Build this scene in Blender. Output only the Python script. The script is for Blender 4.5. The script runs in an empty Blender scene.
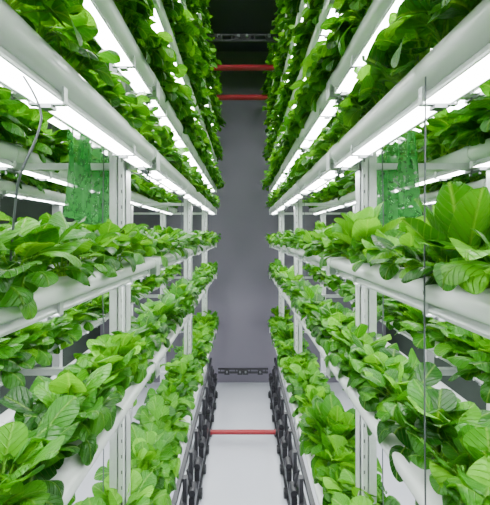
import bpy, math, random
import numpy as np
from mathutils import Vector
random.seed(7); rng=np.random.default_rng(7)
H=3.1           # camera height
Y0,Y1=-0.9,6.9  # rack extent
# ------------------------------------------------ materials
def newmat(name):
    m=bpy.data.materials.new(name); m.use_nodes=True
    nt=m.node_tree; return m,nt,nt.nodes['Principled BSDF']
def simple(name,col,rough=.5,metal=0,noise=0,nscale=8,bump=0):
    m,nt,b=newmat(name)
    b.inputs['Base Color'].default_value=(*col,1); b.inputs['Roughness'].default_value=rough; b.inputs['Metallic'].default_value=metal
    if noise:
        tc=nt.nodes.new('ShaderNodeTexCoord'); n=nt.nodes.new('ShaderNodeTexNoise'); n.inputs['Scale'].default_value=nscale; n.inputs['Detail'].default_value=5
        r=nt.nodes.new('ShaderNodeMixRGB'); r.inputs['Color1'].default_value=(*[c*(1-noise) for c in col],1); r.inputs['Color2'].default_value=(*[min(1,c*(1+noise)) for c in col],1)
        nt.links.new(tc.outputs['Object'],n.inputs['Vector']); nt.links.new(n.outputs['Fac'],r.inputs['Fac']); nt.links.new(r.outputs[0],b.inputs['Base Color'])
        if bump:
            bp=nt.nodes.new('ShaderNodeBump'); bp.inputs['Strength'].default_value=bump; nt.links.new(n.outputs['Fac'],bp.inputs['Height']); nt.links.new(bp.outputs[0],b.inputs['Normal'])
    return m
M_white=simple('white_pvc',(.72,.74,.735),.17,0,.05,6)
M_house=simple('lamp_housing',(.62,.65,.65),.25,.2,.05,10)
M_alu=simple('galvanised_steel',(.66,.68,.69),.33,.5,.12,30)
M_clip=simple('grey_clip',(.16,.17,.18),.4,.3)
M_black=simple('black_metal',(.014,.014,.018),.45)
M_red=simple('red_paint',(.24,.004,.012),.4)
M_cable=simple('cable_grey',(.08,.09,.10),.6)
M_wcable=simple('cable_white',(.6,.62,.62),.5)
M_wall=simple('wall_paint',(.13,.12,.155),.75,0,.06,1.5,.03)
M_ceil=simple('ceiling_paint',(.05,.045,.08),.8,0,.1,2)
M_floor=simple('floor_epoxy',(.44,.45,.51),.35,0,.06,2)
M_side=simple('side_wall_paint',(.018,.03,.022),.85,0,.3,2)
M_led=bpy.data.materials.new('led_lens'); M_led.use_nodes=True
nt=M_led.node_tree; nt.nodes.clear(); o=nt.nodes.new('ShaderNodeOutputMaterial'); e=nt.nodes.new('ShaderNodeEmission')
e.inputs['Color'].default_value=(.96,1,.98,1); e.inputs['Strength'].default_value=35; nt.links.new(e.outputs[0],o.inputs[0])

def leafmat():
    m,nt,b=newmat('lettuce_leaf'); L=nt.links.new; N=nt.nodes.new
    uv=N('ShaderNodeUVMap'); uv.uv_map='UVMap'
    sep=N('ShaderNodeSeparateXYZ'); L(uv.outputs[0],sep.inputs[0])
    at=N('ShaderNodeAttribute'); at.attribute_name='tint'
    def math_(op,a,bv=None,c=None):
        n=N('ShaderNodeMath'); n.operation=op
        for i,v in enumerate((a,bv,c)):
            if v is None: continue
            if isinstance(v,(int,float)): n.inputs[i].default_value=v
            else: L(v,n.inputs[i])
        return n.outputs[0]
    ax=math_('ABSOLUTE',math_('SUBTRACT',sep.outputs[0],.5))
    mid=math_('SUBTRACT',1.0,math_('SMOOTH_MIN',math_('MULTIPLY',ax,22.0),1.0,.2))
    ph=math_('SUBTRACT',math_('MULTIPLY',sep.outputs[1],11.0),math_('MULTIPLY',ax,5.0))
    fr=math_('ABSOLUTE',math_('SUBTRACT',math_('FRACT',ph),.5))
    vein=math_('SUBTRACT',1.0,math_('SMOOTH_MIN',math_('MULTIPLY',fr,8.0),1.0,.2))
    ramp=N('ShaderNodeValToRGB'); L(at.outputs['Fac'],ramp.inputs[0])
    cr=ramp.color_ramp; cr.elements[0].color=(.008,.072,.003,1); cr.elements[1].color=(.140,.45,.008,1)
    k=cr.elements.new(.5); k.color=(.034,.205,.004,1)
    mx=N('ShaderNodeMixRGB'); mx.inputs['Color2'].default_value=(.30,.56,.08,1)
    L(ramp.outputs[0],mx.inputs['Color1'])
    pet=math_('SUBTRACT',1.0,math_('SMOOTH_MIN',math_('MULTIPLY',sep.outputs[1],2.6),1.0,.3))
    f=math_('MAXIMUM',math_('MULTIPLY',mid,.42),math_('MULTIPLY',vein,.10)); f2=math_('MAXIMUM',f,math_('MULTIPLY',pet,.9))
    L(f2,mx.inputs['Fac']); L(mx.outputs[0],b.inputs['Base Color'])
    b.inputs['Roughness'].default_value=.33; b.inputs['Specular IOR Level'].default_value=.3
    tc=N('ShaderNodeTexCoord'); no=N('ShaderNodeTexNoise'); no.inputs['Scale'].default_value=45; no.inputs['Detail'].default_value=2; L(tc.outputs['Object'],no.inputs['Vector'])
    bp=N('ShaderNodeBump'); bp.inputs['Strength'].default_value=.75; bp.inputs['Distance'].default_value=.006
    L(math_('ADD',math_('ADD',mid,vein),math_('MULTIPLY',no.outputs['Fac'],1.3)),bp.inputs['Height']); bp.invert=True; L(bp.outputs[0],b.inputs['Normal'])
    tr=N('ShaderNodeBsdfTranslucent'); hs=N('ShaderNodeMixRGB'); hs.blend_type='MULTIPLY'; hs.inputs['Fac'].default_value=1
    L(mx.outputs[0],hs.inputs['Color1']); hs.inputs['Color2'].default_value=(1.7,1.5,.4,1); L(hs.outputs[0],tr.inputs['Color'])
    ms=N('ShaderNodeMixShader'); ms.inputs[0].default_value=.32; L(b.outputs[0],ms.inputs[1]); L(tr.outputs[0],ms.inputs[2])
    L(ms.outputs[0],nt.nodes['Material Output'].inputs[0]); return m
M_leaf=leafmat()
def netmat():
    m,nt,b=newmat('green_netting'); L=nt.links.new; N=nt.nodes.new
    b.inputs['Base Color'].default_value=(.02,.22,.03,1); b.inputs['Roughness'].default_value=.5
    tr=N('ShaderNodeBsdfTransparent'); tl=N('ShaderNodeBsdfTranslucent'); tl.inputs[0].default_value=(.04,.36,.05,1)
    n=N('ShaderNodeTexNoise'); n.inputs['Scale'].default_value=25; tc=N('ShaderNodeTexCoord'); L(tc.outputs['Object'],n.inputs['Vector'])
    r=N('ShaderNodeMapRange'); r.inputs[1].default_value=.4; r.inputs[2].default_value=.6; r.inputs[3].default_value=.1; r.inputs[4].default_value=.4; L(n.outputs['Fac'],r.inputs[0])
    m1=N('ShaderNodeMixShader'); m1.inputs[0].default_value=.5; L(b.outputs[0],m1.inputs[1]); L(tl.outputs[0],m1.inputs[2])
    m2=N('ShaderNodeMixShader'); L(r.outputs[0],m2.inputs[0]); L(m1.outputs[0],m2.inputs[1]); L(tr.outputs[0],m2.inputs[2])
    L(m2.outputs[0],nt.nodes['Material Output'].inputs[0]); return m
M_net=netmat()

# ------------------------------------------------ mesh builder
class MB:
    def __init__(s): s.v=[];s.f=[];s.m=[];s.mats=[]
    def mi(s,mat):
        if mat not in s.mats: s.mats.append(mat)
        return s.mats.index(mat)
    def box(s,x0,x1,y0,y1,z0,z1,mat):
        b=len(s.v); i=s.mi(mat)
        s.v+=[(x,y,z) for x in (x0,x1) for y in (y0,y1) for z in (z0,z1)]
        for f in ((0,1,3,2),(4,6,7,5),(0,4,5,1),(2,3,7,6),(0,2,6,4),(1,5,7,3)): s.f.append(tuple(b+k for k in f)); s.m.append(i)
    def prism(s,prof,y0,y1,mat,cap=True,closed=True):
        b=len(s.v); n=len(prof); i=s.mi(mat)
        s.v+=[(x,y0,z) for x,z in prof]+[(x,y1,z) for x,z in prof]
        for k in range(n if closed else n-1):
            j=(k+1)%n; s.f.append((b+k,b+j,b+n+j,b+n+k)); s.m.append(i)
        if cap: s.f.append(tuple(b+k for k in range(n))[::-1]); s.m.append(i); s.f.append(tuple(b+n+k for k in range(n))); s.m.append(i)
    def cyl(s,p0,p1,r,mat,n=12):
        p0=Vector(p0);p1=Vector(p1);d=(p1-p0).normalized(); a=d.orthogonal().normalized(); c=d.cross(a); b=len(s.v); i=s.mi(mat)
        for p in (p0,p1):
            for k in range(n):
                t=2*math.pi*k/n; s.v.append(tuple(p+a*math.cos(t)*r+c*math.sin(t)*r))
        for k in range(n):
            j=(k+1)%n; s.f.append((b+k,b+j,b+n+j,b+n+k)); s.m.append(i)
        s.f.append(tuple(b+k for k in range(n))[::-1]); s.m.append(i); s.f.append(tuple(b+n+k for k in range(n))); s.m.append(i)
    def obj(s,name,parent=None,smooth=False):
        me=bpy.data.meshes.new(name); me.from_pydata(s.v,[],s.f)
        for m in s.mats: me.materials.append(m)
        me.polygons.foreach_set('material_index',s.m)
        if smooth:
            me.polygons.foreach_set('use_smooth',[True]*len(s.f))
            try: me.set_sharp_from_angle(angle=math.radians(40))
            except Exception: pass
        me.update(); o=bpy.data.objects.new(name,me); bpy.context.collection.objects.link(o)
        if parent: o.parent=parent
        return o
def empty(name):
    o=bpy.data.objects.new(name,None); o.empty_display_size=.2; bpy.context.collection.objects.link(o); return o
def wire(name,pts,r,mat,parent=None):
    c=bpy.data.curves.new(name,'CURVE'); c.dimensions='3D'; c.bevel_depth=r; c.bevel_resolution=3
    sp=c.splines.new('NURBS'); sp.points.add(len(pts)-1)
    for i,p in enumerate(pts): sp.points[i].co=(*p,1)
    sp.use_endpoint_u=True; sp.order_u=3
    o=bpy.data.objects.new(name,c); bpy.context.collection.objects.link(o); c.materials.append(mat)
    if parent: o.parent=parent
    return o

# ------------------------------------------------ room
XW,YB,YF,ZC=3.0,-1.6,7.35,H+3.85
b=MB(); b.box(-XW,XW,YB,YF,-.1,0,M_floor); b.obj('floor')
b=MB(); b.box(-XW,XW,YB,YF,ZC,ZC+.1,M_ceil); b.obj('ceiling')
b=MB(); b.box(-XW,XW,YF,YF+.1,0,ZC,M_wall); b.obj('wall_back')
b=MB(); b.box(-XW,XW,YB-.1,YB,0,ZC,M_wall); b.obj('wall_front')
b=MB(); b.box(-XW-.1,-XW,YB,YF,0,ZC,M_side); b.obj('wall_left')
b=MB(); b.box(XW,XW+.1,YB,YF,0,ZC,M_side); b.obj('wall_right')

# ------------------------------------------------ racks
LEV=[-1.78,-0.76,-0.165,0.475,0.90,1.45,2.05,2.65,3.2]
ROWX=[.585,1.36,2.3]
POSTY=[-0.55,2.05,4.6,6.6]
def dims(li):
    return (.082,.033,3.2) if li<=2 else (.066,.055,2.2)
def prof_super(cx,cz,w,h,n=28,p=3.2):
    r=[]
    for k in range(n):
        t=2*math.pi*k/n; c,s_=math.cos(t),math.sin(t)
        r.append((cx+w*math.copysign(abs(c)**(2/p),c),cz+h*math.copysign(abs(s_)**(2/p),s_)))
    return r
def build_rack(sg):
    root=empty('growing_rack')
    ch=MB(); lh=MB(); led=MB(); cl=MB(); po=MB()
    for li,lz in enumerate(LEV):
        z=H+lz; CW,CH,PP=dims(li)
        for ri,rx in enumerate(ROWX):
            x=sg*(rx-(0.012 if li>2 and ri==0 else 0))
            ch.prism(prof_super(x,z,CW,CH,28,PP),Y0,Y1,M_white)
            for yc in (0.62,POSTY[1],3.3,POSTY[2],5.6,POSTY[3]):
                ch.prism(prof_super(x,z,CW+.004,CH+.004,28,PP),yc-.035,yc+.035,M_white)
            zt=z-CH+.004
            ys=[POSTY[0],.66,POSTY[1],3.3,POSTY[2],5.6,POSTY[3]]
            segs=[(ys[i]+.04,ys[i+1]-.04) for i in range(len(ys)-1)]
            for (a,c) in segs:
                lh.prism([(x-.030,zt),(x+.030,zt),(x+.047,zt-.026),(x+.047,zt-.034),(x+.041,zt-.034),(x+.040,zt-.028),(x-.040,zt-.028),(x-.041,zt-.034),(x-.047,zt-.034),(x-.047,zt-.026)],a,c,M_house)
                for e_ in (a,c):
                    lh.box(x-.049,x+.049,e_-.014,e_+.014,zt-.040,zt-.002,M_house)
                    cl.box(x-.020,x+.020,e_-.03,e_+.03,zt-.056,zt-.038,M_clip)
                    cl.cyl((x,e_,zt-.056),(x,e_,zt-.075),.007,M_clip,8)
                led.prism([(x-.039,zt-.0285),(x-.030,zt-.036),(x+.030,zt-.036),(x+.039,zt-.0285)],a+.015,c-.015,M_led,cap=False,closed=False)
                for k in range(2):
                    yy=a+(c-a)*(k+.5)/2
                    cl.box(x-.053,x-.047,yy-.010,yy+.010,zt-.042,zt+.008,M_house); cl.box(x+.047,x+.053,yy-.010,yy+.010,zt-.042,zt+.008,M_house)
                    cl.box(x-.053,x+.053,yy-.008,yy+.008,zt-.045,zt-.040,M_clip)
                    cl.box(x-.018,x+.018,yy-.016,yy+.016,zt-.056,zt-.044,M_clip)
        for py in POSTY:
            po.box(*sorted((sg*.51,sg*2.42)),py+.01,py+.045,z-CH-.035,z-CH+.002,M_alu)
            xs=sorted((sg*.500,sg*.506)); po.box(*xs,py-.02,py+.055,z-CH-.04,z+.01,M_alu)
    for py in POSTY:
        for px in (.675,1.46,2.40):
            x0,x1=sorted((sg*px,sg*(px+.05)))
            po.box(x0,x1,py-.03,py-.025,0,H+3.6,M_alu)
            po.box(x0,x0+.005,py-.03,py+.05,0,H+3.6,M_alu); po.box(x1-.005,x1,py-.03,py+.05,0,H+3.6,M_alu)
            xa,xb=sorted((sg*(px+.055),sg*(px+.10)))
            po.box(xa,xb,py-.02,py+.05,0,H+3.6,M_alu)
            if px<1:
                zz=.1
                while zz<H+3.5:
                    po.box((x0+x1)/2-.004,(x0+x1)/2+.004,py-.032,py-.0295,zz,zz+.02,M_clip); zz+=.09
            po.box(sg*px-.08,sg*px+.08,py-.08,py+.1,0,.012,M_alu)
    ch.obj('channels',root,True); lh.obj('lamp_housings',root); led.obj('led_tubes',root); cl.obj('clips',root); po.obj('posts_and_arms',root)
    ba=MB()
    xr=sg*.53
    ba.box(xr-.025,xr+.025,Y0,Y1,.22,.27,M_black)
    ba.box(xr-.02,xr+.02,Y0,Y1,.0,.03,M_black)
    ba.box(xr+sg*.1-.02,xr+sg*.1+.02,Y0,Y1,.62,.68,M_black)
    ba.cyl((xr+sg*.07,Y0,.42),(xr+sg*.07,Y1,.42),.035,M_black,12)
    yy=Y0+.2; q=0
    while yy<Y1-.2:
        ba.box(xr+sg*.05-.02,xr+sg*.05+.02,yy-.03,yy+.03,.0,.68,M_black)
        ba.cyl((xr-sg*.01,yy+.2,.06),(xr-sg*.05,yy+.2,.06),.055,M_black,16)
        ba.cyl((xr-sg*.051,yy+.2,.06),(xr-sg*.055,yy+.2,.06),.02,M_clip,12)
        ba.box(xr-.03,xr+.03,yy+.10,yy+.28,.27,.38,M_black); ba.cyl((xr,yy+.12,.42),(xr,yy+.26,.42),.035,M_black,12)
        if q%2==0: ba.cyl((xr,yy+.19,.40),(xr+sg*.06,yy+.19,.62),.014,M_black,8)
        yy+=.42; q+=1
    ba.obj('base_frame',root)
    for i,py in enumerate(POSTY[1:3]):
        for k,dx in enumerate((.69,.80)):
            pts=[(sg*(dx+.006*math.sin(j*1.7+k)),py-.042-.004*k+.005*math.cos(j*2.1+k),H+3.3-j*.45) for j in range(13)]
            wire(f'power_cable_{i}_{k}',pts,.003,(M_wcable,M_cable)[k],root)
        for li in (3,4,5,6):
            z=H+LEV[li]-.08
            wire(f'jumper_{i}_{li}',[(sg*.56,py-.10,z),(sg*.53,py-.05,z-.07),(sg*.55,py+.02,z-.09),(sg*.60,py+.0,z-.05),(sg*.67,py-.04,z-.02)],.003,M_cable,root)
    return root
rackL=build_rack(-1); rackR=build_rack(1)

# ------------------------------------------------ leaves
def leaf(az,e0,bend,L,W,pet,cup,ruf,roll,base,wexp=.88,NU=12,NV=7):
    s=np.concatenate([np.linspace(0,pet,4)[:-1], pet+(1-pet)*(0.5-0.5*np.cos(np.linspace(0,math.pi,NU-2)))])
    n=len(s)
    ang=e0-bend*s**1.7
    ds=np.diff(s,prepend=0)*L
    r=np.cumsum(np.cos(ang)*ds); z=np.cumsum(np.sin(ang)*ds)
    bb=np.clip((s-pet)/(1-pet),0,1)**wexp
    hw=W*np.sqrt(np.clip(1-(2*bb-1)**2,0,1))
    hw=np.maximum(hw,.0034*(s<.97)+.0006)
    v=np.linspace(-1,1,NV)
    ca,sa=math.cos(az),math.sin(az)
    P=np.zeros((n,NV,3))
    nr=-np.sin(ang); nz=np.cos(ang)
    ph=rng.random()*6
    off=cup*np.abs(v)[None,:]**1.6*hw[:,None]+ruf*W*np.sin(s[:,None]*15+ph+v[None,:]*2)*np.abs(v)[None,:]*(bb[:,None]>0)
    lat=v[None,:]*hw[:,None]*(1-.18*abs(cup)*np.abs(v)[None,:])
    ro=roll*np.clip(s*2,0,1)[:,None]
    off=off+lat*np.sin(ro); lat=lat*np.cos(ro)
    R=r[:,None]+nr[:,None]*off; Z=z[:,None]+nz[:,None]*off
    P[...,0]=base[0]+R*ca-lat*sa; P[...,1]=base[1]+R*sa+lat*ca; P[...,2]=base[2]+Z
    uv=np.zeros((n,NV,2)); uv[...,0]=(v[None,:]*hw[:,None]/W)*.5+.5; uv[...,1]=s[:,None]
    return P.reshape(-1,3),uv.reshape(-1,2),n,NV
def build_row(name,y0,y1,spacing,scale,seed,kind='spoon',nl=18,lim=None,droop=0.,tintoff=0.,wsc=1.):
    global rng
    rng=np.random.default_rng(seed)
    Vs=[];UVs=[];T=[];F=[];off=0
    y=y0
    while y<y1:
        kd=kind
        if kind=='mix': kd=rng.choice(['spoon','lettuce','romaine'],p=[.72,.22,.06])
        sc=scale*rng.uniform(.78,1.22); bx=rng.normal(0,.012)
        tp=rng.uniform(.22,.68)+(.12 if kd!='spoon' else 0)+tintoff; a0=rng.uniform(0,6.28)
        N=nl if kd=='spoon' else nl-2
        for i in range(N):
            q=(i+.5)/N
            az=a0+i*2.39996+rng.normal(0,.3)
            if kd=='spoon':
                e0=math.radians(86-44*q**1.2+rng.normal(0,12))
                bend=math.radians(44+62*q+rng.normal(0,20))
                L=sc*(.10+.085*math.sin(q*2.3))*rng.uniform(.75,1.2)
                W=wsc*sc*(.027+.020*math.sin(q*2.6+.2))*rng.uniform(.85,1.15)
                pet=rng.uniform(.46,.57)+(1-wsc)*.3; cup=rng.uniform(-.7,.3); ruf=.06; we=1.05; roll=rng.normal(0,.22)
            elif kd=='lettuce':
                e0=math.radians(88-60*q**1.1+rng.normal(0,7))
                bend=math.radians(18+62*q+rng.normal(0,10))
                L=sc*(.105+.06*math.sin(q*2.4))*rng.uniform(.85,1.15)
                W=wsc*sc*(.042+.026*math.sin(q*2.6+.2))*rng.uniform(.85,1.15)
                pet=rng.uniform(.2,.3); cup=rng.uniform(.2,.7); ruf=.14; we=.85; roll=rng.normal(0,.15)
            else:
                e0=math.radians(90-32*q**1.1+rng.normal(0,6))
                bend=math.radians(8+28*q+rng.normal(0,8))
                L=sc*(.15+.06*math.sin(q*2.4))*rng.uniform(.85,1.15)
                W=sc*(.036+.016*math.sin(q*2.6+.2))*rng.uniform(.85,1.15)
                pet=rng.uniform(.1,.2); cup=rng.uniform(.3,.6); ruf=.06; we=.85; roll=rng.normal(0,.12)
            bend+=droop*q
            P,uv,n,nv=leaf(az,e0,bend,L,W,pet,cup,ruf,roll,(bx+rng.normal(0,.006),y+rng.normal(0,.008),0),we)
            Vs.append(P);UVs.append(uv)
            t=np.clip(tp+.34*(1-q)-.14+rng.normal(0,.19),0,1); T.append(np.full(len(P),t))
            g=np.arange(n*nv).reshape(n,nv)+off
            F.append(np.stack([g[:-1,:-1],g[:-1,1:],g[1:,1:],g[1:,:-1]],-1).reshape(-1,4)); off+=n*nv
        y+=spacing*rng.uniform(.85,1.15)
    V=np.concatenate(Vs);UV=np.concatenate(UVs);T=np.concatenate(T);F=np.concatenate(F)
    if lim: V[:,0]=np.where(np.abs(V[:,0])<lim*.5,V[:,0],np.sign(V[:,0])*(lim*.5+lim*.5*np.tanh((np.abs(V[:,0])-lim*.5)/(lim*.5))))
    me=bpy.data.meshes.new(name)
    me.vertices.add(len(V)); me.vertices.foreach_set('co',V.astype(np.float32).ravel())
    me.loops.add(F.size); me.loops.foreach_set('vertex_index',F.astype(np.int32).ravel())
    me.polygons.add(len(F)); me.polygons.foreach_set('loop_start',(np.arange(len(F))*4).astype(np.int32))
    me.update(calc_edges=True)
    me.polygons.foreach_set('use_smooth',np.ones(len(F),bool))
    ul=me.uv_layers.new(name='UVMap'); ul.data.foreach_set('uv',UV[F.ravel()].astype(np.float32).ravel())
    at=me.attributes.new('tint','FLOAT','POINT'); at.data.foreach_set('value',T.astype(np.float32))
    me.materials.append(M_leaf); me.validate(); me.update()
    return me
YA,YBB=-.7,6.85
l2L=build_row('l2L',YA,YBB,.12,1.2,100,nl=17,lim=.18,wsc=.95)
l2R=build_row('l2R',YA,YBB,.12,1.18,101,kind='mix',nl=17,lim=.18,tintoff=.04,wsc=.93)
l3L=build_row('l3L',YA,YBB,.115,1.1,102,nl=18,lim=.17,tintoff=.05)
l3R=build_row('l3R',YA,YBB,.115,1.1,103,kind='mix',nl=18,lim=.17)
lowv=[build_row(f'low_mesh_{i}',YA,YBB,.11,1.75,200+i,nl=28,lim=.26,kind='mix' if i else 'spoon',tintoff=.04,wsc=.86) for i in range(2)]
midv=[build_row('mid_mesh_0',YA,YBB,.108,1.38,210,nl=22,lim=.17,tintoff=-.04,wsc=.90),build_row('mid_mesh_1',YA,YBB,.11,1.38,211,kind='spoon',nl=22,lim=.17,wsc=.90)]
upv=[build_row(f'up_mesh_{i}',YA,YBB,.09,1.12,300+i,kind='mix' if i==2 else 'spoon',nl=27,droop=.6,tintoff=.08,wsc=.92) for i in range(3)]
backv=[build_row(f'back_mesh_{i}',YA,YBB,.12,1.45,400+i,kind='mix') for i in range(2)]
def place(me,x,z,flip):
    o=bpy.data.objects.new('leafy_green_row',me); bpy.context.collection.objects.link(o)
    o.location=(x,0,z)
    if flip: o.rotation_euler=(0,0,math.pi); o.location=(x,YA+YBB,z)
    return o
k=0
for sg in (-1,1):
    for li,lz in enumerate(LEV[:-1]):
        CW,CH,_=dims(li)
        for ri,rx in enumerate(ROWX):
            if li==0 and ri==2: continue
            x=rx
            if ri: me=backv[(k+li)%2]
            elif li==0: me=lowv[0 if sg<0 else 1]; x=rx+.125
            elif li==1: me=midv[0 if sg<0 else 1]; x=rx+.065
            elif li==2: me=l2L if sg<0 else l2R; x=rx+.01
            elif li==3: me=l3L if sg<0 else l3R
            else: me=upv[(li+(sg>0))%3]; x=rx-.03
            place(me,sg*x,H+lz+CH-.006,(k%2)==1); k+=1
# one big romaine head near the front of the right rack
me=build_row('romaine_head',0,.01,.1,1.08,557,kind='romaine',nl=15,tintoff=.10,droop=-.35)
o=bpy.data.objects.new('romaine_lettuce',me); bpy.context.collection.objects.link(o); o.location=(.575,.92,H+LEV[2]+.025); o.rotation_euler=(0,0,.6)

# shade netting hanging between the rows
def net(x,y,z0,z1,ln):
    V=[];F=[];nu,nv=50,16
    for i in range(nu+1):
        for j in range(nv+1):
            u=i/nu;v=j/nv
            V.append((x+.035*math.sin(u*48+v*1.5)*(.4+v)+.02*math.sin(u*11),y+ln*u*(1-.25*v),z1-(z1-z0)*v+.02*math.sin(u*9)))
    for i in range(nu):
        for j in range(nv):
            a=i*(nv+1)+j; F.append((a,a+1,a+nv+2,a+nv+1))
    me=bpy.data.meshes.new('shade_netting'); me.from_pydata(V,[],F); me.materials.append(M_net)
    for p in me.polygons: p.use_smooth=True
    o=bpy.data.objects.new('shade_netting',me); bpy.context.collection.objects.link(o)
net(-.90,1.78,H+.08,H+.60,.75); net(.90,1.85,H+.08,H+.55,.75)

# ------------------------------------------------ aisle cross pieces
def crossbar(name,y,z,mat,r=.022,w=.50):
    b=MB(); b.cyl((-w,y,z),(w,y,z),r,mat,14)
    for s in (-1,1): b.cyl((s*(w-.02),y,z),(s*w,y,z),r*1.6,M_black,14)
    b.obj(name,None,True)
crossbar('red_tie_bar',6.45,H+2.53,M_red,.05); crossbar('red_tie_bar',5.3,H+2.53,M_red,.042); crossbar('red_tie_bar',5.2,H-2.93,M_red,.034,.5)
def truss(name,y,z):
    b=MB()
    b.box(-.5,.5,y-.02,y+.02,z-.045,z-.02,M_black); b.box(-.5,.5,y-.02,y+.02,z+.03,z+.05,M_black)
    for i in range(7):
        x=-.45+i*.15; b.box(x-.008,x+.008,y-.015,y+.015,z-.045,z+.05,M_black)
    for x in (-.32,-.06,.05,.34): b.box(x-.05,x+.05,y-.05,y-.02,z-.06,z+.03,M_black); b.cyl((x,y-.08,z),(x,y-.05,z),.02,M_clip)
    b.obj(name)
truss('cable_tray',4.6,H+2.58); truss('cable_tray',7.0,H-2.72)

wire('suspension_wire',[(.485,.93,H+.42),(.482,.93,H+.0),(.482,.93,H-.45),(.485,.93,H-.76)],.0022,M_cable)
wire('power_cable',[(-.54,.86,H+.39),(-.50,.88,H+.32),(-.505,.86,H+.24),(-.53,.84,H+.16),(-.56,.86,H+.1),(-.60,.9,H-.1)],.0028,M_cable)

# ------------------------------------------------ world, camera
w=bpy.data.worlds.new('World'); bpy.context.scene.world=w; w.use_nodes=True
w.node_tree.nodes['Background'].inputs[0].default_value=(.5,.5,.6,1); w.node_tree.nodes['Background'].inputs[1].default_value=.2
cam=bpy.data.cameras.new('Camera'); co=bpy.data.objects.new('Camera',cam); bpy.context.collection.objects.link(co)
co.location=(0,0,H); co.rotation_euler=(math.pi/2,0,0)
cam.sensor_fit='HORIZONTAL'; cam.sensor_width=36; cam.lens=350/490*36; cam.shift_x=.004; cam.shift_y=-.036; cam.clip_start=.02
bpy.context.scene.camera=co
